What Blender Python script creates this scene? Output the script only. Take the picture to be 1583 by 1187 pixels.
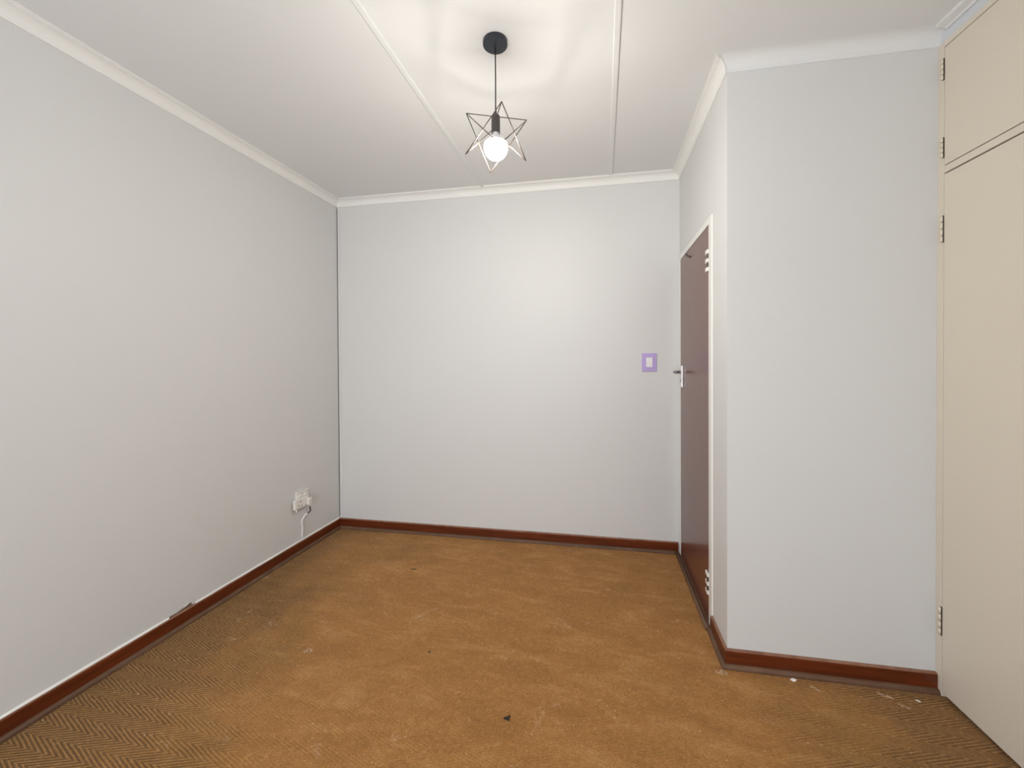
import bpy, bmesh, math, random
from mathutils import Vector, Matrix

for o in list(bpy.data.objects):
    bpy.data.objects.remove(o, do_unlink=True)
scene = bpy.context.scene
C = scene.collection
random.seed(7)

# ------------------------------------------------------------------ camera
EYE = 1.33
FPX, YAW, PITCH, ROLL = 630.2, 0.2092, -0.0094, -0.0053
def cam_axis(r3, u3, d2):
    c, s = math.cos(ROLL), math.sin(ROLL)
    r, u2 = c*r3 - s*u3, s*r3 + c*u3
    c, s = math.cos(PITCH), math.sin(PITCH)
    d, u = c*d2 - s*u2, s*d2 + c*u2
    c, s = math.cos(YAW), math.sin(YAW)
    return Vector((c*r - s*d, s*r + c*d, u))
cam_d = bpy.data.cameras.new('camera')
cam = bpy.data.objects.new('camera', cam_d)
C.objects.link(cam)
cam_d.sensor_fit = 'HORIZONTAL'
cam_d.sensor_width = 36.0
cam_d.lens = FPX/1583*36.0
cam_d.shift_y = -30.1/1583
cam_d.clip_start = 0.02
M = Matrix((cam_axis(1, 0, 0), cam_axis(0, 1, 0), -cam_axis(0, 0, 1))).transposed().to_4x4()
M.translation = Vector((0, 0, EYE))
cam.matrix_world = M
scene.camera = cam

# ------------------------------------------------------------------ world + daylight
SKY = 8.0
BULB = 320.0
world = bpy.data.worlds.new('sky')
scene.world = world
world.use_nodes = True
bg = world.node_tree.nodes['Background']
bg.inputs['Color'].default_value = (0.90, 0.95, 1.0, 1)
bg.inputs['Strength'].default_value = SKY

vs = scene.view_settings
vs.view_transform = 'Standard'
vs.look = 'None'
vs.exposure = 0.15
vs.gamma = 1.0
vs.use_curve_mapping = False

# window opening in the rear wall (behind the camera): x range, z range
REAR = -1.7
WX0, WX1, WZ0, WZ1 = -1.75, 0.25, 0.22, 1.95
pl = bpy.data.lights.new('window_portal', 'AREA')
pl.shape = 'RECTANGLE'
pl.size = WX1 - WX0
pl.size_y = WZ1 - WZ0
pl.cycles.is_portal = True
po = bpy.data.objects.new('window_portal', pl)
C.objects.link(po)
po.location = ((WX0+WX1)/2, REAR-0.11, (WZ0+WZ1)/2)
po.rotation_euler = (math.radians(90), 0, 0)

# ------------------------------------------------------------------ helpers
def V2(x, y): return Vector((x, y))
def nrm(a, b):                      # interior normal (right-hand side of travel)
    d = (b-a).normalized()
    return V2(d.y, -d.x)
def off(P0, P1, P2, d):
    n1, n2 = nrm(P0, P1), nrm(P1, P2)
    a, b, c, e = n1.x, n1.y, n2.x, n2.y
    r1, r2 = n1.dot(P1)+d, n2.dot(P1)+d
    det = a*e - b*c
    return V2((r1*e - b*r2)/det, (a*r2 - c*r1)/det)

def tag(o, label=None, cat=None, group=None, kind=None):
    if label: o['label'] = label
    if cat: o['category'] = cat
    if group: o['group'] = group
    if kind: o['kind'] = kind
    return o
def obj(name, bm, mat, parent=None, smooth=False):
    me = bpy.data.meshes.new(name)
    bmesh.ops.recalc_face_normals(bm, faces=bm.faces)
    if smooth:
        for f in bm.faces: f.smooth = True
    bm.to_mesh(me); bm.free()
    o = bpy.data.objects.new(name, me)
    C.objects.link(o)
    if mat: me.materials.append(mat)
    if parent: o.parent = parent
    return o
def empty(name, loc=(0, 0, 0), rz=0.0, parent=None):
    o = bpy.data.objects.new(name, None)
    C.objects.link(o)
    o.empty_display_size = 0.05
    o.location = loc
    o.rotation_euler = (0, 0, rz)
    if parent: o.parent = parent
    return o
def box(bm, x0, x1, y0, y1, z0, z1, bev=0.0, seg=2):
    r = bmesh.ops.create_cube(bm, size=1.0)
    vs_ = r['verts']
    bmesh.ops.scale(bm, vec=(x1-x0, y1-y0, z1-z0), verts=vs_)
    bmesh.ops.translate(bm, vec=((x0+x1)/2, (y0+y1)/2, (z0+z1)/2), verts=vs_)
    if bev > 0:
        es = list({e for v in vs_ for e in v.link_edges})
        bmesh.ops.bevel(bm, geom=es, offset=bev, segments=seg, affect='EDGES', profile=0.5)
def boxo(name, x0, x1, y0, y1, z0, z1, mat, parent=None, bev=0.0, seg=2):
    bm = bmesh.new()
    box(bm, x0, x1, y0, y1, z0, z1, bev, seg)
    return obj(name, bm, mat, parent)
def tube(bm, pts, rad, n=8, caps=True):
    pts = [Vector(p) for p in pts]
    rings = []
    up = None
    for i, p in enumerate(pts):
        if i == 0: t = pts[1]-pts[0]
        elif i == len(pts)-1: t = pts[-1]-pts[-2]
        else: t = (pts[i+1]-p).normalized() + (p-pts[i-1]).normalized()
        t.normalize()
        if up is None:
            up = Vector((0, 0, 1)) if abs(t.z) < 0.9 else Vector((1, 0, 0))
        a = t.cross(up).normalized(); b = t.cross(a).normalized()
        up = -b if (-b).dot(up) > 0 else b
        r = rad[i] if isinstance(rad, (list, tuple)) else rad
        rings.append([bm.verts.new(p + (a*math.cos(k*2*math.pi/n) + b*math.sin(k*2*math.pi/n))*r) for k in range(n)])
    for r0, r1 in zip(rings, rings[1:]):
        for k in range(n):
            bm.faces.new((r0[k], r0[(k+1) % n], r1[(k+1) % n], r1[k]))
    if caps:
        bm.faces.new(rings[0]); bm.faces.new(rings[-1])
def lathe(bm, prof, n=32, cx=0, cy=0):
    rings = []
    for r, z in prof:
        if r < 1e-6:
            rings.append([bm.verts.new((cx, cy, z))])
        else:
            rings.append([bm.verts.new((cx+r*math.cos(k*2*math.pi/n), cy+r*math.sin(k*2*math.pi/n), z)) for k in range(n)])
    for r0, r1 in zip(rings, rings[1:]):
        for k in range(n):
            a, b = r0[k % len(r0)], r0[(k+1) % len(r0)]
            c, d = r1[(k+1) % len(r1)], r1[k % len(r1)]
            q = []
            for v in (a, b, c, d):
                if v not in q: q.append(v)
            if len(q) >= 3: bm.faces.new(q)
def sweep(bm, prof, ends):
    """prof: list of (offset into room, z); ends: functions offset -> plan point."""
    rings = []
    for e in ends:
        rings.append([bm.verts.new((e(o).x, e(o).y, z)) for o, z in prof])
    m = len(prof)
    for r0, r1 in zip(rings, rings[1:]):
        for k in range(m):
            bm.faces.new((r0[k], r0[(k+1) % m], r1[(k+1) % m], r1[k]))
    bm.faces.new(rings[0]); bm.faces.new(rings[-1])

# ------------------------------------------------------------------ materials
def mat_new(name):
    m = bpy.data.materials.new(name)
    m.use_nodes = True
    nt = m.node_tree
    b = nt.nodes['Principled BSDF']
    return m, nt, b
def N(nt, t, **kw):
    n = nt.nodes.new(t)
    for k, v in kw.items(): setattr(n, k, v)
    return n
def noise(nt, vec, scale, detail=3, rough=0.5, dist=0.0):
    n = N(nt, 'ShaderNodeTexNoise')
    n.inputs['Scale'].default_value = scale
    n.inputs['Detail'].default_value = detail
    n.inputs['Roughness'].default_value = rough
    n.inputs['Distortion'].default_value = dist
    if vec is not None: nt.links.new(vec, n.inputs['Vector'])
    return n.outputs['Fac']
def ramp(nt, fac, stops):
    r = N(nt, 'ShaderNodeValToRGB')
    el = r.color_ramp.elements
    while len(el) < len(stops): el.new(0.5)
    for e, (p, c) in zip(el, stops):
        e.position = p
        e.color = (c[0], c[1], c[2], 1) if not isinstance(c, float) else (c, c, c, 1)
    nt.links.new(fac, r.inputs['Fac'])
    return r.outputs['Color']
def mix(nt, fac, a, b, mode='MIX'):
    n = N(nt, 'ShaderNodeMix', data_type='RGBA', blend_type=mode)
    for i, s in ((0, fac), (6, a), (7, b)):
        if isinstance(s, (int, float)): n.inputs[i].default_value = s if i == 0 else (s, s, s, 1)
        elif isinstance(s, tuple): n.inputs[i].default_value = (*s, 1)
        else: nt.links.new(s, n.inputs[i])
    return n.outputs[2]
def mth(nt, op, a, b=None, c=None):
    n = N(nt, 'ShaderNodeMath', operation=op)
    for i, s in enumerate((a, b, c)):
        if s is None: continue
        if isinstance(s, (int, float)): n.inputs[i].default_value = s
        else: nt.links.new(s, n.inputs[i])
    return n.outputs[0]
def bump(nt, b, h, strength, dist):
    n = N(nt, 'ShaderNodeBump')
    n.inputs['Strength'].default_value = strength
    n.inputs['Distance'].default_value = dist
    nt.links.new(h, n.inputs['Height'])
    nt.links.new(n.outputs['Normal'], b.inputs['Normal'])
def obj_co(nt):
    return N(nt, 'ShaderNodeTexCoord').outputs['Object']
def paint(name, col, rough=0.55, var=0.03, bumps=0.08, scale=60, spec=0.4):
    m, nt, b = mat_new(name)
    co = obj_co(nt)
    f = noise(nt, co, 2.2, 4)
    a = tuple(c*(1-var) for c in col); d = tuple(min(1, c*(1+var)) for c in col)
    nt.links.new(mix(nt, f, a, d), b.inputs['Base Color'])
    b.inputs['Roughness'].default_value = rough
    b.inputs['Specular IOR Level'].default_value = spec
    bump(nt, b, noise(nt, co, scale, 3), bumps, 0.004)
    return m
def plain(name, col, rough=0.5, metal=0.0, spec=0.5):
    m, nt, b = mat_new(name)
    co = obj_co(nt)
    f = noise(nt, co, 90, 2)
    nt.links.new(mix(nt, f, tuple(c*0.93 for c in col), tuple(min(1, c*1.07) for c in col)), b.inputs['Base Color'])
    b.inputs['Roughness'].default_value = rough
    b.inputs['Metallic'].default_value = metal
    b.inputs['Specular IOR Level'].default_value = spec
    return m
HB_ = 0.0776
def wood(name, dark, light, rough=0.25, axis=0, dust=None, coat=0.0, amt=1.0, top=None):
    m, nt, b = mat_new(name)
    co = obj_co(nt)
    mp = N(nt, 'ShaderNodeMapping')
    sc = [26.0, 26.0, 26.0]; sc[axis] = 1.3
    mp.inputs['Scale'].default_value = sc
    nt.links.new(co, mp.inputs['Vector'])
    f = noise(nt, mp.outputs['Vector'], 2.0, 5, 0.6, 0.6)
    col = ramp(nt, f, [(0.3, dark), (0.72, light)])
    if dust:
        col = mix(nt, mth(nt, 'MULTIPLY', ramp(nt, noise(nt, co, 14, 4), [(0.45, 0.0), (0.75, 1.0)]), amt), col, dust)
    if top:                     # dust and old paint caught on the top edge
        sp = N(nt, 'ShaderNodeSeparateXYZ'); nt.links.new(co, sp.inputs[0])
        tf = mth(nt, 'MULTIPLY', mth(nt, 'GREATER_THAN', sp.outputs['Z'], top[0]), ramp(nt, noise(nt, co, 20, 4), [(0.3, 0.35), (0.65, 1.0)]))
        col = mix(nt, tf, col, top[1])
    nt.links.new(col, b.inputs['Base Color'])
    b.inputs['Roughness'].default_value = rough
    b.inputs['Coat Weight'].default_value = coat
    b.inputs['Coat Roughness'].default_value = 0.08
    bump(nt, b, f, 0.06, 0.002)
    return m

M_WALL = paint('wall_paint', (0.70, 0.698, 0.69), 0.5, 0.015)
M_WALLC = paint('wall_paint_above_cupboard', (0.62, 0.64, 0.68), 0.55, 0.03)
M_CEIL = paint('ceiling_paint', (0.785, 0.792, 0.79), 0.7, 0.012)
M_CORN = paint('cornice_paint', (0.86, 0.855, 0.83), 0.45, 0.01)
M_TRIM = paint('white_gloss_paint', (0.84, 0.83, 0.79), 0.3, 0.01)
M_CREAM = paint('cream_cupboard_paint', (0.68, 0.615, 0.52), 0.42, 0.02, 0.04, 30)
M_DARKGAP = plain('dark_interior', (0.05, 0.035, 0.02), 0.8)
M_BASE = wood('mahogany_baseboard', (0.070, 0.013, 0.0035), (0.175, 0.034, 0.008), 0.30, 0, coat=0.08, top=(HB_-0.005, (0.30, 0.15, 0.085)))
M_BEAD = wood('dusty_bead', (0.085, 0.04, 0.02), (0.15, 0.075, 0.04), 0.6, 0, dust=(0.24, 0.15, 0.09), amt=0.3)
M_DOOR = wood('varnished_brown_door', (0.125, 0.040, 0.026), (0.165, 0.058, 0.038), 0.34, 2, coat=0.28)
M_PLATE = plain('pale_metal_plate', (0.83, 0.82, 0.84), 0.3, 0.15)
M_LEVER = plain('dull_steel_lever', (0.30, 0.29, 0.30), 0.3, 0.9)
M_HINGEW = plain('painted_hinge', (0.86, 0.83, 0.78), 0.35)
M_HINGED = plain('worn_hinge_metal', (0.10, 0.08, 0.065), 0.45, 0.5)
M_CHINGE = plain('cream_painted_hinge', (0.74, 0.66, 0.54), 0.4)
M_LILAC = plain('lilac_plastic', (0.52, 0.40, 0.74), 0.35)
M_WHITE = plain('white_plastic', (0.86, 0.86, 0.87), 0.3)
M_CREAMPL = plain('cream_plastic', (0.84, 0.81, 0.76), 0.35)
M_BLACKMET = plain('matt_black_metal', (0.018, 0.023, 0.032), 0.40)
M_HOLDER = plain('dark_lamp_holder', (0.075, 0.062, 0.06), 0.4)
M_WIRE = plain('dark_bronze_wire', (0.10, 0.075, 0.06), 0.35, 0.4)
M_CORD = plain('black_cord', (0.012, 0.010, 0.010), 0.6)
M_SCRAP = plain('white_paper', (0.85, 0.82, 0.76), 0.8)
M_LINT = plain('pale_lint', (0.60, 0.42, 0.26), 0.95)
M_LEAF = plain('dark_dry_leaf', (0.015, 0.012, 0.008), 0.8)
M_PLASTER = plain('crumbled_plaster', (0.20, 0.13, 0.09), 0.9)

m, nt, b = mat_new('lit_bulb_glass')
b.inputs['Base Color'].default_value = (0.9, 0.9, 0.88, 1)
b.inputs['Emission Color'].default_value = (1.0, 0.955, 0.87, 1)
b.inputs['Emission Strength'].default_value = BULB
M_BULB = m

m, nt, b = mat_new('window_glass')      # thin clear pane
tr = N(nt, 'ShaderNodeBsdfTransparent'); gl = N(nt, 'ShaderNodeBsdfGlossy'); mx = N(nt, 'ShaderNodeMixShader')
gl.inputs['Roughness'].default_value = 0.02
mx.inputs[0].default_value = 0.06
nt.links.new(tr.outputs[0], mx.inputs[1]); nt.links.new(gl.outputs[0], mx.inputs[2])
nt.links.new(mx.outputs[0], nt.nodes['Material Output'].inputs['Surface'])
M_GLASS = m

# carpet: brown herringbone ribs, worn fuzzy in the middle, pale lint smears
def carpet():
    m, nt, b = mat_new('herringbone_carpet')
    co = obj_co(nt)
    sep = N(nt, 'ShaderNodeSeparateXYZ'); nt.links.new(co, sep.inputs[0])
    x, y = sep.outputs['X'], sep.outputs['Y']
    wob = mth(nt, 'MULTIPLY', mth(nt, 'SUBTRACT', noise(nt, co, 9, 2), 0.5), 0.012)
    tri = mth(nt, 'PINGPONG', mth(nt, 'ADD', mth(nt, 'ADD', y, 5.0 - 0.0125), mth(nt, 'MULTIPLY', wob, 0.3)), 0.0435)
    ph = mth(nt, 'ADD', mth(nt, 'ADD', x, wob), mth(nt, 'MULTIPLY', tri, 3.0))
    rib = mth(nt, 'SINE', mth(nt, 'MULTIPLY', ph, 2*math.pi/0.033))
    rib = mth(nt, 'MULTIPLY_ADD', rib, 0.5, 0.5)
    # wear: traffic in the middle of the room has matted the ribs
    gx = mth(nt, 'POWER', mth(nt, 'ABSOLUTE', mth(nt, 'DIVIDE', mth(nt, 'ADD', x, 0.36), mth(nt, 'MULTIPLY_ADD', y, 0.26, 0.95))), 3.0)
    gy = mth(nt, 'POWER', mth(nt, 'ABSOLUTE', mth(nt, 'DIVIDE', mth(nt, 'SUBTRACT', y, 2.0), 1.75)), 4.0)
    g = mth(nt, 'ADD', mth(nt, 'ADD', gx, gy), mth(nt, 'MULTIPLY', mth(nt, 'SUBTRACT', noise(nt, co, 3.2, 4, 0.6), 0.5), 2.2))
    wear_lit = N(nt, 'ShaderNodeMapRange'); wear_lit.interpolation_type = 'SMOOTHSTEP'
    nt.links.new(g, wear_lit.inputs['Value'])
    for k, v_ in (('From Min', 0.15), ('From Max', 1.25), ('To Min', 0.80), ('To Max', 0.0)): wear_lit.inputs[k].default_value = v_
    wear_lit = wear_lit.outputs['Result']
    ribw = mix(nt, wear_lit, rib, 0.82)
    ribw_b = N(nt, 'ShaderNodeRGBToBW'); nt.links.new(ribw, ribw_b.inputs[0]); ribv = ribw_b.outputs[0]
    fuzz = noise(nt, co, 330, 3, 0.7)
    fuzz2 = noise(nt, co, 120, 4, 0.7, 1.0)
    blot = noise(nt, co, 2.6, 5, 0.6)
    streak_m = N(nt, 'ShaderNodeMapping'); streak_m.inputs['Scale'].default_value = (1.0, 2.6, 1.0)
    streak_m.inputs['Rotation'].default_value = (0, 0, 0.5)
    nt.links.new(co, streak_m.inputs['Vector'])
    streak = noise(nt, streak_m.outputs['Vector'], 4.0, 6, 0.65, 0.6)
    rib_hi = ramp(nt, blot, [(0.30, (0.35, 0.178, 0.046)), (0.70, (0.44, 0.215, 0.068))])
    rib_lo = ramp(nt, blot, [(0.30, (0.115, 0.060, 0.012)), (0.70, (0.16, 0.074, 0.018))])
    ribc = mix(nt, rib, rib_lo, rib_hi)
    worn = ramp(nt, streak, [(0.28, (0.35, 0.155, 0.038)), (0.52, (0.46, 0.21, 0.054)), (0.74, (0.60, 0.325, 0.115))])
    col = mix(nt, wear_lit, ribc, worn)  # matted middle also painted lighter, as lit by the bulb
    grain = noise(nt, co, 75, 4, 0.75, 1.6)
    col = mix(nt, mth(nt, 'MULTIPLY', ramp(nt, grain, [(0.34, 1.0), (0.52, 0.0)]), 0.55), col, (0.20, 0.085, 0.020))
    col = mix(nt, mth(nt, 'MULTIPLY', ramp(nt, grain, [(0.54, 0.0), (0.74, 1.0)]), 0.60), col, (0.72, 0.41, 0.175))
    # pale lint smears
    sm = mth(nt, 'MULTIPLY', ramp(nt, noise(nt, co, 6.5, 7, 0.75, 0.8), [(0.60, 0.0), (0.74, 1.0)]), ramp(nt, grain, [(0.35, 0.1), (0.60, 1.0)]))
    col = mix(nt, mth(nt, 'MULTIPLY', sm, 0.75), col, (0.78, 0.55, 0.36))
    # scattered tiny crumbs
    vo = N(nt, 'ShaderNodeTexVoronoi'); vo.inputs['Scale'].default_value = 34
    nt.links.new(co, vo.inputs['Vector'])
    pick = N(nt, 'ShaderNodeSeparateColor'); nt.links.new(vo.outputs['Color'], pick.inputs[0])
    cr = mth(nt, 'MULTIPLY', mth(nt, 'LESS_THAN', vo.outputs['Distance'], 0.085), mth(nt, 'GREATER_THAN', pick.outputs[0], 0.82))
    col = mix(nt, mth(nt, 'MULTIPLY', cr, 0.75), col, (0.80, 0.62, 0.42))
    nt.links.new(col, b.inputs['Base Color'])
    b.inputs['Roughness'].default_value = 0.95
    b.inputs['Specular IOR Level'].default_value = 0.15
    b.inputs['Sheen Weight'].default_value = 0.12
    b.inputs['Sheen Roughness'].default_value = 0.5
    h = mth(nt, 'ADD', mth(nt, 'MULTIPLY', ribv, 0.7), mth(nt, 'ADD', mth(nt, 'MULTIPLY', fuzz, 0.35), mth(nt, 'MULTIPLY', fuzz2, 0.5)))
    bump(nt, b, h, 0.8, 0.007)
    return m
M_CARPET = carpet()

# ------------------------------------------------------------------ plan of the room (metres)
A = V2(-2.0403, 2.9056)      # back left corner
B = V2(0.5446, 2.9696)       # back right corner, beside the door
E_ = V2(0.543, 1.9143)       # outside corner
F = V2(1.3201, 1.938)        # alcove corner at the cupboard
Lr = V2(-2.0819, 0.399); Gr = V2(1.3465, 0.399)
def ext(p, q, y):            # point on line p-q at a given y
    t = (y-p.y)/(q.y-p.y)
    return p + (q-p)*t
L0 = ext(A, Lr, REAR); G0 = ext(F, Gr, REAR)
H, HC, PR, HB = 2.6116, 2.5575, 0.0528, 0.0776
POLY = [L0, A, B, E_, F, G0]
T = 0.11
def idx(i): return POLY[i % 6]
def inner(i, d): return off(idx(i-1), idx(i), idx(i+1), d)

def wall(name, i, label, holes=(), z1=H, mat=M_WALL):
    """slab along side i -> i+1, mitred; holes: (a0, a1, z0, z1) along the side."""
    P, Q = idx(i), idx(i+1)
    d = (Q-P).normalized(); n = nrm(P, Q)
    length = (Q-P).length
    Po, Qo = inner(i, -T), inner(i+1, -T)
    cuts = sorted({0.0, length} | {h[0] for h in holes} | {h[1] for h in holes})
    zc = sorted({0.0, z1} | {h[2] for h in holes} | {h[3] for h in holes})
    def pin(a): return P + d*a
    def pout(a):
        if a <= 1e-6: return Po
        if a >= length-1e-6: return Qo
        return P + d*a - n*T
    bm = bmesh.new()
    for a0, a1 in zip(cuts, cuts[1:]):
        for za, zb in zip(zc, zc[1:]):
            if any(h[0] <= a0+1e-6 and a1 <= h[1]+1e-6 and h[2] <= za+1e-6 and zb <= h[3]+1e-6 for h in holes):
                continue
            q = [pin(a0), pin(a1), pout(a1), pout(a0)]
            vb = [bm.verts.new((p.x, p.y, za)) for p in q]; vt = [bm.verts.new((p.x, p.y, zb)) for p in q]
            bm.faces.new(vb); bm.faces.new(vt)
            for k in range(4):
                bm.faces.new((vb[k], vb[(k+1) % 4], vt[(k+1) % 4], vt[k]))
    bmesh.ops.remove_doubles(bm, verts=bm.verts, dist=1e-5)
    o = obj(name, bm, mat)
    return tag(o, label, 'wall', kind='structure')
def frame_at(name, i, a=0.0, z=0.0):
    """Empty on side i: local x runs along the wall, local -y points into the room."""
    P, Q = idx(i), idx(i+1)
    d = (Q-P).normalized()
    p = P + d*a
    return empty(name, (p.x, p.y, z), math.atan2(d.y, d.x))

# floor and ceiling
bm = bmesh.new(); box(bm, -2.4, 2.2, REAR-0.3, 3.3, -0.1, 0.0)
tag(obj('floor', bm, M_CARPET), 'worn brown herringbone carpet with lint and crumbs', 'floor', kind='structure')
bm = bmesh.new(); box(bm, -2.4, 2.2, REAR-0.3, 3.3, H, H+0.1)
tag(obj('ceiling', bm, M_CEIL), 'flat white painted board ceiling', 'ceiling', kind='structure')

# walls ---------------------------------------------------------------
DA0, DA1, DZ = 0.016, 0.828, 2.036           # door hole along B->E
CUP_L, CUP_Z = 1.06, 2.560                   # cupboard along F->G
wall('wall_left', 0, 'long plain pale grey wall with the power socket')
# the back wall slab starts just clear of the left wall: an open crack down the corner
CR = 0.0055
wall('wall_back', 1, 'plain pale grey end wall with the lilac light switch', holes=[(0.0, CR, HB, HC)])
wall('wall_right', 2, 'short pale grey wall around the brown door', holes=[(DA0, DA1, 0.0, DZ)])
wall('wall_alcove', 3, 'pale grey wall between the door corner and the cupboard')
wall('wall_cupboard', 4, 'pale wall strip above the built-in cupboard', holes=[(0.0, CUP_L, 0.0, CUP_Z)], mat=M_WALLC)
rl = (POLY[0]-POLY[5]).length
wr0 = G0.x - WX1; wr1 = G0.x - WX0
wall('wall_rear', 5, 'pale grey wall with the window', holes=[(wr0, wr1, WZ0, WZ1)])

# crack backing keeps the corner gap dark and closed
fr = frame_at('tmp', 1)
bm = bmesh.new(); box(bm, -0.125, 0.03, 0.05, T+0.03, 0.0, H)
o = obj('trim_9', bm, M_DARKGAP); o.matrix_world = fr.matrix_basis.copy()
tag(o, 'dark backing inside the corner crack behind the white strip', 'trim', kind='structure')
bpy.data.objects.remove(fr, do_unlink=True)

# cornices -------------------------------------------------------------
def cove(pr=PR, h0=HC, h1=H, lip=0.006):
    pts = [(0.0, h1), (0.0, h0), (0.007, h0)]
    n = 10
    x0, z0 = 0.009, h0+0.004
    x1, z1 = pr-0.007, h1-lip-0.003
    for k in range(n+1):
        t = k/n*math.pi/2
        pts.append((x0 + (x1-x0)*(1-math.cos(t)), z0 + (z1-z0)*math.sin(t)))
    pts += [(pr-0.006, h1-lip), (pr, h1-lip), (pr, h1)]
    return pts
def smooth_cove(pr=PR+0.004, h0=HC, h1=H):
    pts = [(0.0, h1), (0.0, h0), (0.003, h0)]
    for k in range(17):
        t = k/16*math.pi/2
        pts.append((0.004 + (pr-0.004)*(1-math.cos(t)), h0+0.001 + (h1-0.0015-h0)*math.sin(t)))
    pts.append((pr, h1))
    return pts
def cornice(name, i, label, prof=None, e0=None, e1=None, mat=None):
    bm = bmesh.new()
    sweep(bm, prof or cove(), [e0 or (lambda o_: inner(i, o_)), e1 or (lambda o_: inner(i+1, o_))])
    tag(obj(name, bm, mat or M_CORN), label, 'cornice', kind='structure')
cornice('trim_1', 0, 'white cove cornice along the long left wall')
cornice('trim_2', 1, 'white cove cornice along the end wall')
cornice('trim_3', 2, 'short white cove cornice above the brown door')
cornice('trim_4', 3, 'white cove cornice from the outside corner to the cupboard',
        prof=smooth_cove(), mat=M_CEIL, e1=lambda o_: F + nrm(E_, F)*o_)
d_fg = (G0-F).normalized()
cornice('trim_5', 4, 'thin white ceiling strip above the built-in cupboard',
        prof=[(0, H), (0, H-0.013), (0.008, H-0.015), (0.016, H-0.010), (0.040, H-0.007), (0.047, H-0.004), (0.047, H)], mat=M_CEIL,
        e0=lambda o_: F + d_fg*0.045 + nrm(F, G0)*o_)
cornice('trim_6', 5, 'white cove cornice along the window wall')

# ceiling joint strips
def batten(name, x0, x1, label, w=0.0125):
    P, Q = V2(x0, REAR), V2(x1, 2.9)
    n = nrm(P, Q)
    bm = bmesh.new()
    prof = [(-w, H), (-w, H-0.004), (-w+0.003, H-0.006), (w-0.003, H-0.006), (w, H-0.004), (w, H)]
    sweep(bm, prof, [lambda o_: P+n*o_, lambda o_: Q+n*o_])
    tag(obj(name, bm, M_CEIL), label, 'ceiling strip', kind='structure')
def xat(xa, ya, xb, yb, y): return xa + (xb-xa)*(y-ya)/(yb-ya)
s1 = (-0.8455, 0.665, -0.8285, 3.192); s2 = (0.0655, 0.665, 0.0905, 3.192)
batten('trim_7', xat(*s1, REAR), xat(*s1, 2.9), 'narrow white ceiling joint strip nearer the long left wall')
batten('trim_8', xat(*s2, REAR), xat(*s2, 2.9), 'narrow white ceiling joint strip nearer the brown door')

# white corner strip beside the crack on the back wall
r = frame_at('trim_10', 1)
bm = bmesh.new(); box(bm, CR+0.0005, CR+0.022, -0.003, 0.0, HB+0.004, HC, 0.0012)
o = obj('corner_strip', bm, M_WALL, r)
tag(r, 'thin white corner strip between the long left wall and end wall', 'trim', kind='structure')

# baseboards -----------------------------------------------------------
BT = 0.013
def base_prof():
    return [(0, 0), (BT, 0), (BT, HB-0.007), (BT-0.002, HB-0.003), (BT-0.006, HB), (0, HB)]
def bead_prof(r_=0.015):
    pts = [(BT-0.001, 0.0)]
    for k in range(7):
        t = k/6*math.pi/2
        pts.append((BT + r_*math.cos(t), 0.004 + r_*math.sin(t)))
    pts[1:1] = [(BT+r_, 0.0)]
    pts.append((BT-0.001, 0.004+r_))
    return pts
def baseboard(name, i, label, a0=None, a1=None):
    P, Q = idx(i), idx(i+1); d = (Q-P).normalized(); n = nrm(P, Q)
    e0 = (lambda o_: P + d*a0 + n*o_) if a0 is not None else (lambda o_: inner(i, o_))
    e1 = (lambda o_: P + d*a1 + n*o_) if a1 is not None else (lambda o_: inner(i+1, o_))
    ang = math.atan2(d.y, d.x)
    mw = Matrix.Translation((P.x, P.y, 0)) @ Matrix.Rotation(ang, 4, 'Z')
    inv = mw.inverted()
    out = []
    for nm, prof, mt in ((name, base_prof(), M_BASE), ('bead', bead_prof(), M_BEAD)):
        bm = bmesh.new(); sweep(bm, prof, [e0, e1])
        bmesh.ops.transform(bm, matrix=inv, verts=bm.verts)
        out.append(obj(nm, bm, mt))
    out[0].matrix_world = mw
    out[1].parent = out[0]
    tag(out[0], label, 'baseboard', kind='structure')
    out[1]['label'] = 'dusty rounded brown bead at the carpet'
    return out[0]
AB = (B-A).length
bb_left = baseboard('baseboard_left', 0, 'dark mahogany skirting board along the long left wall')
baseboard('baseboard_back', 1, 'red mahogany skirting board along the end wall', a1=AB-0.013)
baseboard('baseboard_right', 2, 'short brown skirting board between door frame and outside corner', a0=DA1)
baseboard('baseboard_alcove', 3, 'mahogany skirting board from outside corner to the cupboard', a1=(F-E_).length+0.001)
baseboard('baseboard_rear', 5, 'mahogany skirting board under the window')
baseboard('baseboard_cupboard', 4, 'mahogany skirting board beyond the cupboard', a0=CUP_L+0.002)

# sloppy white paint lip over the left skirting, with a chipped spot
def lip(name, a0, a1, label):
    r_ = frame_at(name, 0)
    bm = bmesh.new()
    n = max(2, int((a1-a0)/0.05))
    rings = []
    for k in range(n+1):
        a = a0 + (a1-a0)*k/n
        t = 0.0022 + random.uniform(-0.0006, 0.0012)
        hh = 0.0065 + random.uniform(-0.001, 0.0015)
        rings.append([bm.verts.new(p) for p in ((a, 0, HB), (a, -0.006-t, HB), (a, -0.004, HB+0.004), (a, -0.0012, HB+hh), (a, 0, HB+hh))])
    for r0, r1 in zip(rings, rings[1:]):
        for k in range(5):
            bm.faces.new((r0[k], r0[(k+1) % 5], r1[(k+1) % 5], r1[k]))
    bm.faces.new(rings[0]); bm.faces.new(rings[-1])
    obj('paint_bead', bm, M_TRIM, r_)
    tag(r_, label, 'trim', kind='structure')
    return r_
a_off = (Lr-L0).length           # photo measurements start at Lr
LEN_L = (A-L0).length
lip('trim_11', a_off+1.32, LEN_L-0.002, 'white paint bead on the skirting below the power socket')
lip('trim_12', 0.02, a_off+1.19, 'white paint bead on the skirting beside the chipped plaster')
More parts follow.
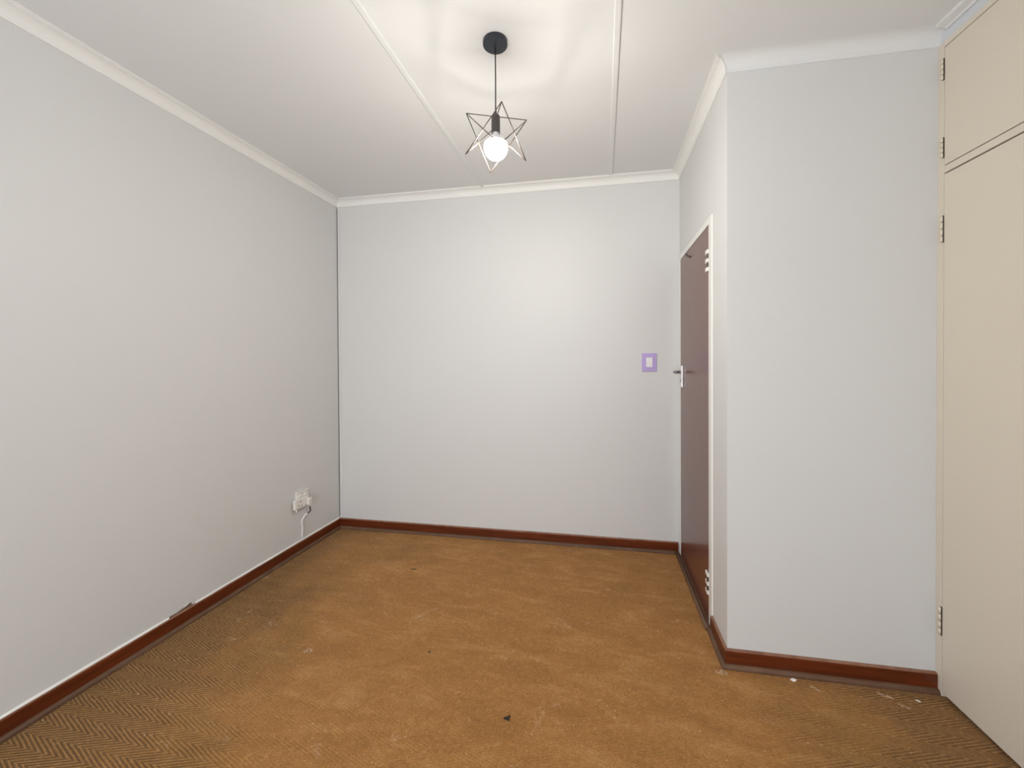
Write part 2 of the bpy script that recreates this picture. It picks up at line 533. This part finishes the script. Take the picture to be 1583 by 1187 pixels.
r = frame_at('chipped_plaster', 0, a_off+1.26, HB)
bm = bmesh.new()
pts = [(-0.075, 0.0), (-0.06, 0.006), (-0.03, 0.005), (0.0, 0.010), (0.028, 0.017), (0.040, 0.016), (0.042, 0.003), (0.05, 0.0)]
f0 = [bm.verts.new((p[0], -0.0035 - 0.002*random.random(), p[1])) for p in pts]
f1 = [bm.verts.new((p[0], 0.0, p[1])) for p in pts]
bm.faces.new(f0); bm.faces.new(f1)
for k in range(len(pts)):
    bm.faces.new((f0[k], f0[(k+1) % len(pts)], f1[(k+1) % len(pts)], f1[k]))
o = obj('plaster_chip', bm, M_PLASTER, r)
bm = bmesh.new()
tube(bm, [(0.005, -0.003, 0.012), (0.02, -0.006, 0.020), (0.036, -0.008, 0.024)], [0.0012, 0.0022, 0.0008], 6)
obj('paint_flake', bm, M_TRIM, r)
tag(r, 'small chipped plaster patch with a paint flake above the skirting', 'plaster chip')

# door ----------------------------------------------------------------
door = frame_at('door_1', 2)
tag(door, 'varnished brown flush door in a white frame', 'door', kind='structure')
FJ, NJ, TOP = 0.046, 0.772, 2.003         # clear opening
bm = bmesh.new()
box(bm, DA0, FJ, -0.006, T, 0.0, DZ, 0.002)
box(bm, NJ, DA1, -0.006, T, 0.0, DZ, 0.003)
box(bm, FJ-0.002, NJ+0.002, -0.006, T, TOP, DZ, 0.002)
box(bm, FJ-0.001, FJ+0.012, 0.048, T, 0, TOP); box(bm, NJ-0.012, NJ+0.001, 0.048, T, 0, TOP); box(bm, FJ, NJ, 0.048, T, TOP-0.012, TOP)
obj('door_frame', bm, M_TRIM, door)
leaf = boxo('door_leaf', FJ+0.003, NJ-0.004, -0.004, 0.046, 0.012, TOP-0.004, M_DOOR, door, 0.0015)
# dark backing outside the door
boxo('backing_board', DA0-0.02, DA1+0.02, T+0.02, T+0.035, -0.02, DZ+0.02, M_DARKGAP, door)
boxo('threshold', DA0+0.001, DA1-0.002, -0.026, 0.06, 0.0, 0.010, M_BEAD, door, 0.004)
bm = bmesh.new(); tube(bm, [(DA0+0.002, -0.026, 0.010), (DA1-0.002, -0.026, 0.010)], 0.011, 10)
obj('threshold_bead', bm, M_BEAD, door, True)
# lock plate with lever
pa = 0.118
plate = boxo('lock_plate', pa-0.028, pa+0.028, -0.018, -0.004, 1.150, 1.292, M_PLATE, leaf, 0.005, 3)
bm = bmesh.new()
tube(bm, [(pa, -0.017, 1.250), (pa, -0.024, 1.250)], 0.013, 14)
tube(bm, [(pa, -0.020, 1.250), (pa, -0.050, 1.250), (pa+0.008, -0.058, 1.250), (pa+0.05, -0.059, 1.249), (pa+0.10, -0.055, 1.246)], [0.008, 0.008, 0.009, 0.0085, 0.006], 10)
obj('lever_handle', bm, M_LEVER, leaf, True)
bm = bmesh.new()
tube(bm, [(pa, -0.0178, 1.196), (pa, -0.0188, 1.196)], 0.006, 12); box(bm, pa-0.002, pa+0.002, -0.0188, -0.0178, 1.180, 1.196)
obj('keyhole', bm, M_DARKGAP, leaf)
# curved dark stroke near the top of the door
bm = bmesh.new()
tube(bm, [(0.235, -0.004, 1.995), (0.26, -0.007, 1.972), (0.30, -0.008, 1.962), (0.34, -0.010, 1.952), (0.365, -0.004, 1.938)], [0.004, 0.0055, 0.006, 0.005, 0.003], 8)
obj('dark_stroke', bm, M_HINGED, leaf, True)
for z0, z1 in ((1.772, 1.882), (0.146, 0.257)):
    hg = boxo('hinge', NJ-0.030, NJ-0.002, -0.0055, -0.003, z0, z1, M_HINGED, door, 0.0005, 1)
    hh = (z1-z0)/5
    for k in range(5):
        bm = bmesh.new()
        zz0, zz1 = z0+k*hh+0.0008, z0+(k+1)*hh-0.0008
        if k % 2 == 0:
            box(bm, NJ-0.040, NJ-0.0005, -0.012, -0.004, zz0, zz1, 0.002)
            obj('hinge_knuckle', bm, M_HINGEW, hg)
        else:
            tube(bm, [(NJ-0.008, -0.0085, zz0), (NJ-0.008, -0.0085, zz1)], 0.0055, 10)
            obj('hinge_knuckle', bm, M_HINGED, hg)

# window behind the camera ----------------------------------------------
win = empty('window_1', ((WX0+WX1)/2, REAR, WZ0))
ww, wh = WX1-WX0, WZ1-WZ0
bm = bmesh.new()
for x0, x1, z0, z1 in ((-ww/2, -ww/2+0.05, 0, wh), (ww/2-0.05, ww/2, 0, wh), (-ww/2, ww/2, 0, 0.05), (-ww/2, ww/2, wh-0.05, wh),
                       (-ww/6-0.02, -ww/6+0.02, 0, wh), (ww/6-0.02, ww/6+0.02, 0, wh)):
    box(bm, x0, x1, -0.09, -0.04, z0, z1, 0.003)
obj('window_frame', bm, M_TRIM, win)
for k in range(3):
    boxo('pane', -ww/2+ww/3*k+0.02, -ww/2+ww/3*(k+1)-0.02, -0.067, -0.063, 0.03, wh-0.03, M_GLASS, win)
boxo('window_sill', -ww/2-0.03, ww/2+0.03, -0.05, 0.04, -0.03, 0.0, M_TRIM, win, 0.004)
tag(win, 'white framed window in three lights', 'window', kind='structure')

# cupboard ---------------------------------------------------------------
cup = frame_at('built_in_cupboard', 4)
tag(cup, 'tall cream painted built-in cupboard with upper and lower doors', 'cupboard')
ZT, ZU, ZL, ZB = 2.5336, 2.0806, 2.0470, 0.018
# local x along, -y into room, +y into the carcass
yf, yb = -0.004, 0.022
ST = 0.030
boxo('stile', 0.0, ST, yf, yb, 0.0, CUP_Z, M_CREAM, cup, 0.0015)
boxo('stile', CUP_L-ST, CUP_L, yf, yb, 0.0, CUP_Z, M_CREAM, cup, 0.0015)
boxo('rail', ST, CUP_L-ST, yf, yb, ZT+0.0045, CUP_Z, M_CREAM, cup, 0.0015)
boxo('rail', ST, CUP_L-ST, yf, yb, ZL+0.0035, ZU-0.003, M_CREAM, cup, 0.0015)
DP = 0.56
bm = bmesh.new()
box(bm, 0.0, 0.018, yb, DP, 0.0, CUP_Z); box(bm, CUP_L-0.018, CUP_L, yb, DP, 0.0, CUP_Z)
box(bm, 0.0, CUP_L, DP-0.012, DP, 0.0, CUP_Z); box(bm, 0.0, CUP_L, yb, DP, CUP_Z-0.018, CUP_Z)
box(bm, 0.0, CUP_L, yb+0.005, DP, 0.03, 0.048); box(bm, 0.0, CUP_L, yb+0.005, DP, (ZU+ZL)/2-0.009, (ZU+ZL)/2+0.009)
box(bm, 0.0, CUP_L, 0.06, 0.072, 0.0, 0.03)
obj('carcass', bm, M_DARKGAP, cup)
def cdoor(x0, x1, z0, z1, hinge_left, hz, knob_z):
    d = boxo('cupboard_door', x0+0.0032, x1-0.0032, yf-0.001, yb-0.004, z0, z1, M_CREAM, cup, 0.0012)
    hx = x0 if hinge_left else x1
    for (a, b_) in hz:
        hh = (b_-a)/4
        for k in range(4):
            bm = bmesh.new()
            tube(bm, [(hx-0.003, yf-0.004, a+k*hh+0.0015), (hx-0.003, yf-0.004, a+(k+1)*hh-0.0015)], 0.0048, 10)
            obj('hinge', bm, M_CHINGE, d, True)
        bm = bmesh.new(); tube(bm, [(hx-0.001, yf-0.002, a), (hx-0.001, yf-0.002, b_)], 0.0036, 8)  # dark pin thickened to draw the shadow beside the knuckles
        obj('hinge_pin_shadow', bm, M_HINGED, d)
    kx = x1-0.05 if hinge_left else x0+0.05
    bm = bmesh.new()
    prof = [(0.0, -0.024), (0.010, -0.023), (0.014, -0.018), (0.010, -0.010), (0.006, 0.0)]
    lathe(bm, prof, 16)
    bmesh.ops.transform(bm, matrix=Matrix.Translation((kx, yf, knob_z)) @ Matrix.Rotation(math.radians(-90), 4, 'X'), verts=bm.verts)
    obj('knob', bm, M_CHINGE, d, True)
mid = CUP_L/2
for x0, x1, hl in ((ST, mid, True), (mid, CUP_L-ST, False)):
    cdoor(x0, x1, ZU, ZT, hl, ((2.411, 2.494), (2.110, 2.189)), ZU+0.08)
    cdoor(x0, x1, ZB, ZL-0.003, hl, ((1.782, 1.886), (0.241, 0.353)), 1.10)

# pendant lamp -------------------------------------------------------------
LX, LY = -0.4015, 1.600
lamp = empty('pendant_lamp', (LX, LY, H))
tag(lamp, 'black pendant lamp with wire star shade and glowing bulb', 'lamp')
bm = bmesh.new()
RT = 0.018
lathe(bm, [(0.0, 0.0), (0.0495, 0.0), (0.0495, -RT+0.003), (0.0465, -RT), (0.007, -RT), (0.006, -RT-0.004), (0.004, -RT-0.006), (0.0, -RT-0.006)], 40)
rose = obj('ceiling_rose', bm, M_BLACKMET, lamp)
for sx in (-1, 1):
    bm = bmesh.new(); tube(bm, [(sx*0.0485, 0.002, -0.010), (sx*0.0525, 0.002, -0.010)], 0.003, 8)
    obj('screw', bm, M_PLATE, rose)
zs_t, zs_b = 2.322-H, 2.246-H
bm = bmesh.new(); tube(bm, [(0, 0, -RT-0.004), (0.0005, 0, zs_t*0.5), (0, 0, zs_t+0.004)], 0.0026, 8)
obj('cord', bm, M_CORD, lamp, True)
bm = bmesh.new()
lathe(bm, [(0.0, zs_t+0.012), (0.004, zs_t+0.012), (0.0055, zs_t-0.002), (0.0145, zs_t-0.006), (0.0175, zs_t-0.012), (0.0175, zs_b), (0.014, zs_b), (0.0, zs_b)], 28)
hold = obj('lamp_holder', bm, M_HOLDER, lamp)
bm = bmesh.new()
bc, br = 2.186-H, 0.0475
neck = [(0.0, zs_b+0.004), (0.0125, zs_b+0.004), (0.0135, zs_b-0.006)]
dome = []
for k in range(3, 25):
    t = k/24*math.pi
    (neck if t < 1.08 else dome).append((max(0.0, br*math.sin(t)), bc + br*math.cos(t)))
dome[-1] = (0.0, bc-br)
neck.append(dome[0])
lathe(bm, neck, 32)
bulb = obj('bulb', bm, M_WHITE, lamp, True)
bm = bmesh.new(); lathe(bm, dome, 32)
obj('bulb_dome', bm, M_BULB, bulb, True)
# star: eight points of a cube, wires bent in pairs of triangles
fw = Vector((-math.sin(YAW), math.cos(YAW), 0)); rt = Vector((math.cos(YAW), math.sin(YAW), 0))
# measured star corners as (right, up, away) in metres about the star centre
PXM = 382.0
sc = Vector((0.0015, 0.001, 2.230-H))
corn = {'T': (9.5, 54.25, -22.5), 'BL': (-46, -25.75, -27.6), 'BR': (46, -36.5, -9.6), 'X': (-7.75, 11, 58)}
def star_pt(a, u, w):
    dep = 1.65 + w/PXM
    # a point further away drifts towards the horizon: compensate its height
    zup = (0.90*PXM + u)/PXM * dep/1.65 - 0.90
    r_ = a/PXM*dep/1.65
    return sc + rt*r_ + fw*(w/PXM) + Vector((0, 0, zup))
SP = {k: star_pt(*c) for k, c in corn.items()}
anti = {'BM': 'T', 'TR': 'BL', 'TL': 'BR', 'Y': 'X'}
for k, a in anti.items():
    c = corn[a]; SP[k] = star_pt(-c[0], -c[1], -c[2])
for a, b_ in (('TL', 'TR'), ('TL', 'BM'), ('TL', 'Y'), ('TR', 'Y'), ('TR', 'BM'), ('T', 'X'), ('T', 'BL'), ('T', 'BR'), ('BL', 'X'), ('BR', 'X')):
    bm = bmesh.new(); tube(bm, [SP[a], SP[b_]], 0.0019, 8)
    obj('wire', bm, M_WIRE, lamp, True)

# light switch --------------------------------------------------------------
sw = frame_at('light_switch', 1, 2.384, 1.314)
bm = bmesh.new(); box(bm, -0.049, 0.049, -0.009, 0.0, -0.063, 0.063, 0.003, 2)
pltm = obj('surround_plate', bm, M_LILAC, sw)
bm = bmesh.new()
box(bm, -0.030, 0.030, -0.0115, -0.008, -0.044, 0.044, 0.002)
obj('raised_frame', bm, M_LILAC, sw)
bm = bmesh.new(); box(bm, -0.021, 0.021, -0.0155, -0.010, -0.033, 0.033, 0.002)
bmesh.ops.rotate(bm, cent=(0, -0.012, 0), matrix=Matrix.Rotation(math.radians(3), 3, 'X'), verts=bm.verts)
obj('rocker', bm, M_WHITE, sw)
tag(sw, 'lilac light switch with white rocker beside the brown door', 'light switch')

# power socket with adaptor, plug and cable ----------------------------------
so = frame_at('power_socket', 0, a_off+2.088, 0.36)
bm = bmesh.new(); box(bm, -0.060, 0.060, -0.012, 0.0, -0.04, 0.066, 0.004, 2)
obj('face_plate', bm, M_CREAMPL, so)
for k in (-1, 1):
    boxo('switch_rocker', k*0.028-0.012, k*0.028+0.012, -0.017, -0.010, 0.028, 0.050, M_CREAMPL, so, 0.002)
boxo('top_edge', -0.060, 0.060, -0.016, -0.008, 0.058, 0.066, M_CREAMPL, so, 0.002)
tag(so, 'cream power socket plate low on the long left wall', 'power socket')
ad = frame_at('socket_adaptor', 0, a_off+2.072, 0.348)
bm = bmesh.new(); box(bm, -0.080, 0.048, -0.034, -0.0125, -0.028, 0.036, 0.004, 2)
body = obj('adaptor_body', bm, M_CREAMPL, ad)
for x, z in ((-0.030, 0.018), (-0.046, -0.008), (-0.020, -0.012)):
    bm = bmesh.new(); tube(bm, [(x, -0.0345, z), (x, -0.030, z)], 0.0042, 10)
    obj('pin_hole', bm, M_HINGED, ad)
bm = bmesh.new(); tube(bm, [(-0.060, -0.024, -0.027), (-0.060, -0.024, -0.046)], [0.006, 0.005], 10)
obj('earth_pin', bm, M_CREAMPL, ad)
tag(ad, 'cream plug adaptor with dark pin holes below the socket switches', 'adaptor')
pg = frame_at('power_plug', 0, a_off+2.112, 0.345)
bm = bmesh.new(); box(bm, -0.020, 0.018, -0.056, -0.0345, -0.022, 0.026, 0.008, 3)
obj('plug_body', bm, M_CREAMPL, pg)
bm = bmesh.new(); tube(bm, [(0.002, -0.047, -0.018), (0.002, -0.048, -0.034)], [0.006, 0.004], 10)
obj('strain_relief', bm, M_CREAMPL, pg)
bm = bmesh.new(); tube(bm, [(0.002, -0.048, -0.032), (0.003, -0.048, -0.050), (0.009, -0.048, -0.064), (0.010, -0.040, -0.078), (0.002, -0.030, -0.086)], 0.0042, 8)
obj('cord', bm, M_CORD, pg, True)
tag(pg, 'cream plug with a short black cord in the adaptor', 'plug')
cb = frame_at('cable', 0, a_off+2.085, HB+0.011)
zc = HB+0.011
bm = bmesh.new()
tube(bm, [(0.030, -0.028, 0.259-zc), (0.022, -0.016, 0.250-zc), (0.004, -0.008, 0.225-zc), (-0.004, -0.007, 0.205-zc), (0.003, -0.007, 0.170-zc), (0.003, -0.007, 0.145-zc), (-0.002, -0.007, 0.118-zc), (-0.003, -0.008, 0.001)], 0.0058, 8)
obj('cable_sheath', bm, M_WHITE, cb, True)
tag(cb, 'white kinked cable running down to the skirting below the socket', 'cable')

# litter on the carpet ------------------------------------------------------
def blob(name, x, y, rx, ry, h, mat, label, cat, group=None, rz=0.0, seed=0):
    rnd = random.Random(seed)
    bm = bmesh.new()
    n = 11
    rings = []
    for rr, z in ((1.0, 0.0), (0.92, 0.6*h), (0.5, h)):
        rings.append([bm.verts.new((rx*rr*math.cos(k*2*math.pi/n)*rnd.uniform(0.75, 1.2), ry*rr*math.sin(k*2*math.pi/n)*rnd.uniform(0.75, 1.2), z)) for k in range(n)])
    for r0, r1 in zip(rings, rings[1:]):
        for k in range(n): bm.faces.new((r0[k], r0[(k+1) % n], r1[(k+1) % n], r1[k]))
    bm.faces.new(rings[0]); bm.faces.new(rings[-1])
    o = obj(name, bm, mat)
    o.location = (x, y, 0.0005); o.rotation_euler = (0, 0, rz)
    return tag(o, label, cat, group)
blob('paper_scrap', 0.786, 1.881, 0.012, 0.008, 0.006, M_SCRAP, 'small bright white scrap beside the alcove skirting board', 'scrap', seed=1)
def lint(x, y, rx, ry, rz, nf, label, seed):
    rnd = random.Random(seed)
    bm = bmesh.new()
    for _ in range(nf):
        t, q = rnd.uniform(0, 2*math.pi), math.sqrt(rnd.random())
        px, py = rx*q*math.cos(t), ry*q*math.sin(t)
        a_ = rnd.gauss(0, 0.5) if ry < rx*0.5 else rnd.uniform(0, math.pi)
        l = rnd.uniform(0.25, 0.6)*max(ry, rx*0.5)
        z = rnd.uniform(0.0006, 0.0022)
        dx, dy = l*math.cos(a_), l*math.sin(a_)
        tube(bm, [(px-dx, py-dy, z*0.6), (px+dy*0.15, py-dx*0.15, z+0.0008), (px+dx, py+dy, z*0.6)], [0.0004, 0.0009, 0.0004], 5)
    o = obj('lint_tuft', bm, M_LINT)
    o.location = (x, y, 0.0); o.rotation_euler = (0, 0, rz)
    tag(o, label, 'lint')
lint(0.506, 1.866, 0.024, 0.014, 0.0, 46, 'pale lint tuft on the carpet at the outside corner', 2)
lint(-1.315, 1.625, 0.022, 0.014, 0.3, 34, 'pale lint smudge on the carpet opposite the long left wall', 3)
lint(0.85, 1.85, 0.020, 0.007, -0.6, 22, 'pale lint streak on the carpet just past the bright white scrap', 4)
lint(1.101, 1.866, 0.026, 0.008, -0.5, 30, 'long pale lint streak close to the alcove skirting near the cupboard', 5)
lint(1.140, 1.820, 0.020, 0.006, -0.5, 18, 'short lint streak farther out from the alcove skirting near the cupboard', 6)
blob('paper_scrap', 1.209, 1.862, 0.009, 0.003, 0.003, M_SCRAP, 'thin white sliver on the carpet near the cupboard stile', 'scrap', None, -0.5, 9)
# dark dry leaf
bm = bmesh.new()
c0 = bm.verts.new((0, 0, 0.006)); rim = []
for k in range(9):
    t = k/9*2*math.pi
    rr = (0.018, 0.006, 0.009, 0.016, 0.006, 0.005, 0.012, 0.007, 0.005)[k]
    rim.append((bm.verts.new((rr*math.cos(t), rr*math.sin(t), 0.003+0.002*(k % 2))), bm.verts.new((rr*math.cos(t), rr*math.sin(t), 0.0))))
cb0 = bm.verts.new((0, 0, 0.0))
for k in range(9):
    a, b_ = rim[k], rim[(k+1) % 9]
    bm.faces.new((c0, a[0], b_[0])); bm.faces.new((cb0, b_[1], a[1])); bm.faces.new((a[0], a[1], b_[1], b_[0]))
o = obj('dry_leaf', bm, M_LEAF); o.location = (-0.334, 1.463, 0.0005); o.rotation_euler = (0, 0, 1.2)
tag(o, 'small dark crumpled leaf on the open carpet', 'leaf')
blob('crumb', -0.76, 1.73, 0.005, 0.005, 0.004, M_LEAF, 'tiny black round crumb on the middle of the carpet', 'crumb', seed=12)
blob('thread', -1.163, 2.405, 0.022, 0.0022, 0.003, M_LEAF, 'short black thread on the carpet towards the end wall', 'thread', None, 0.25, 13)
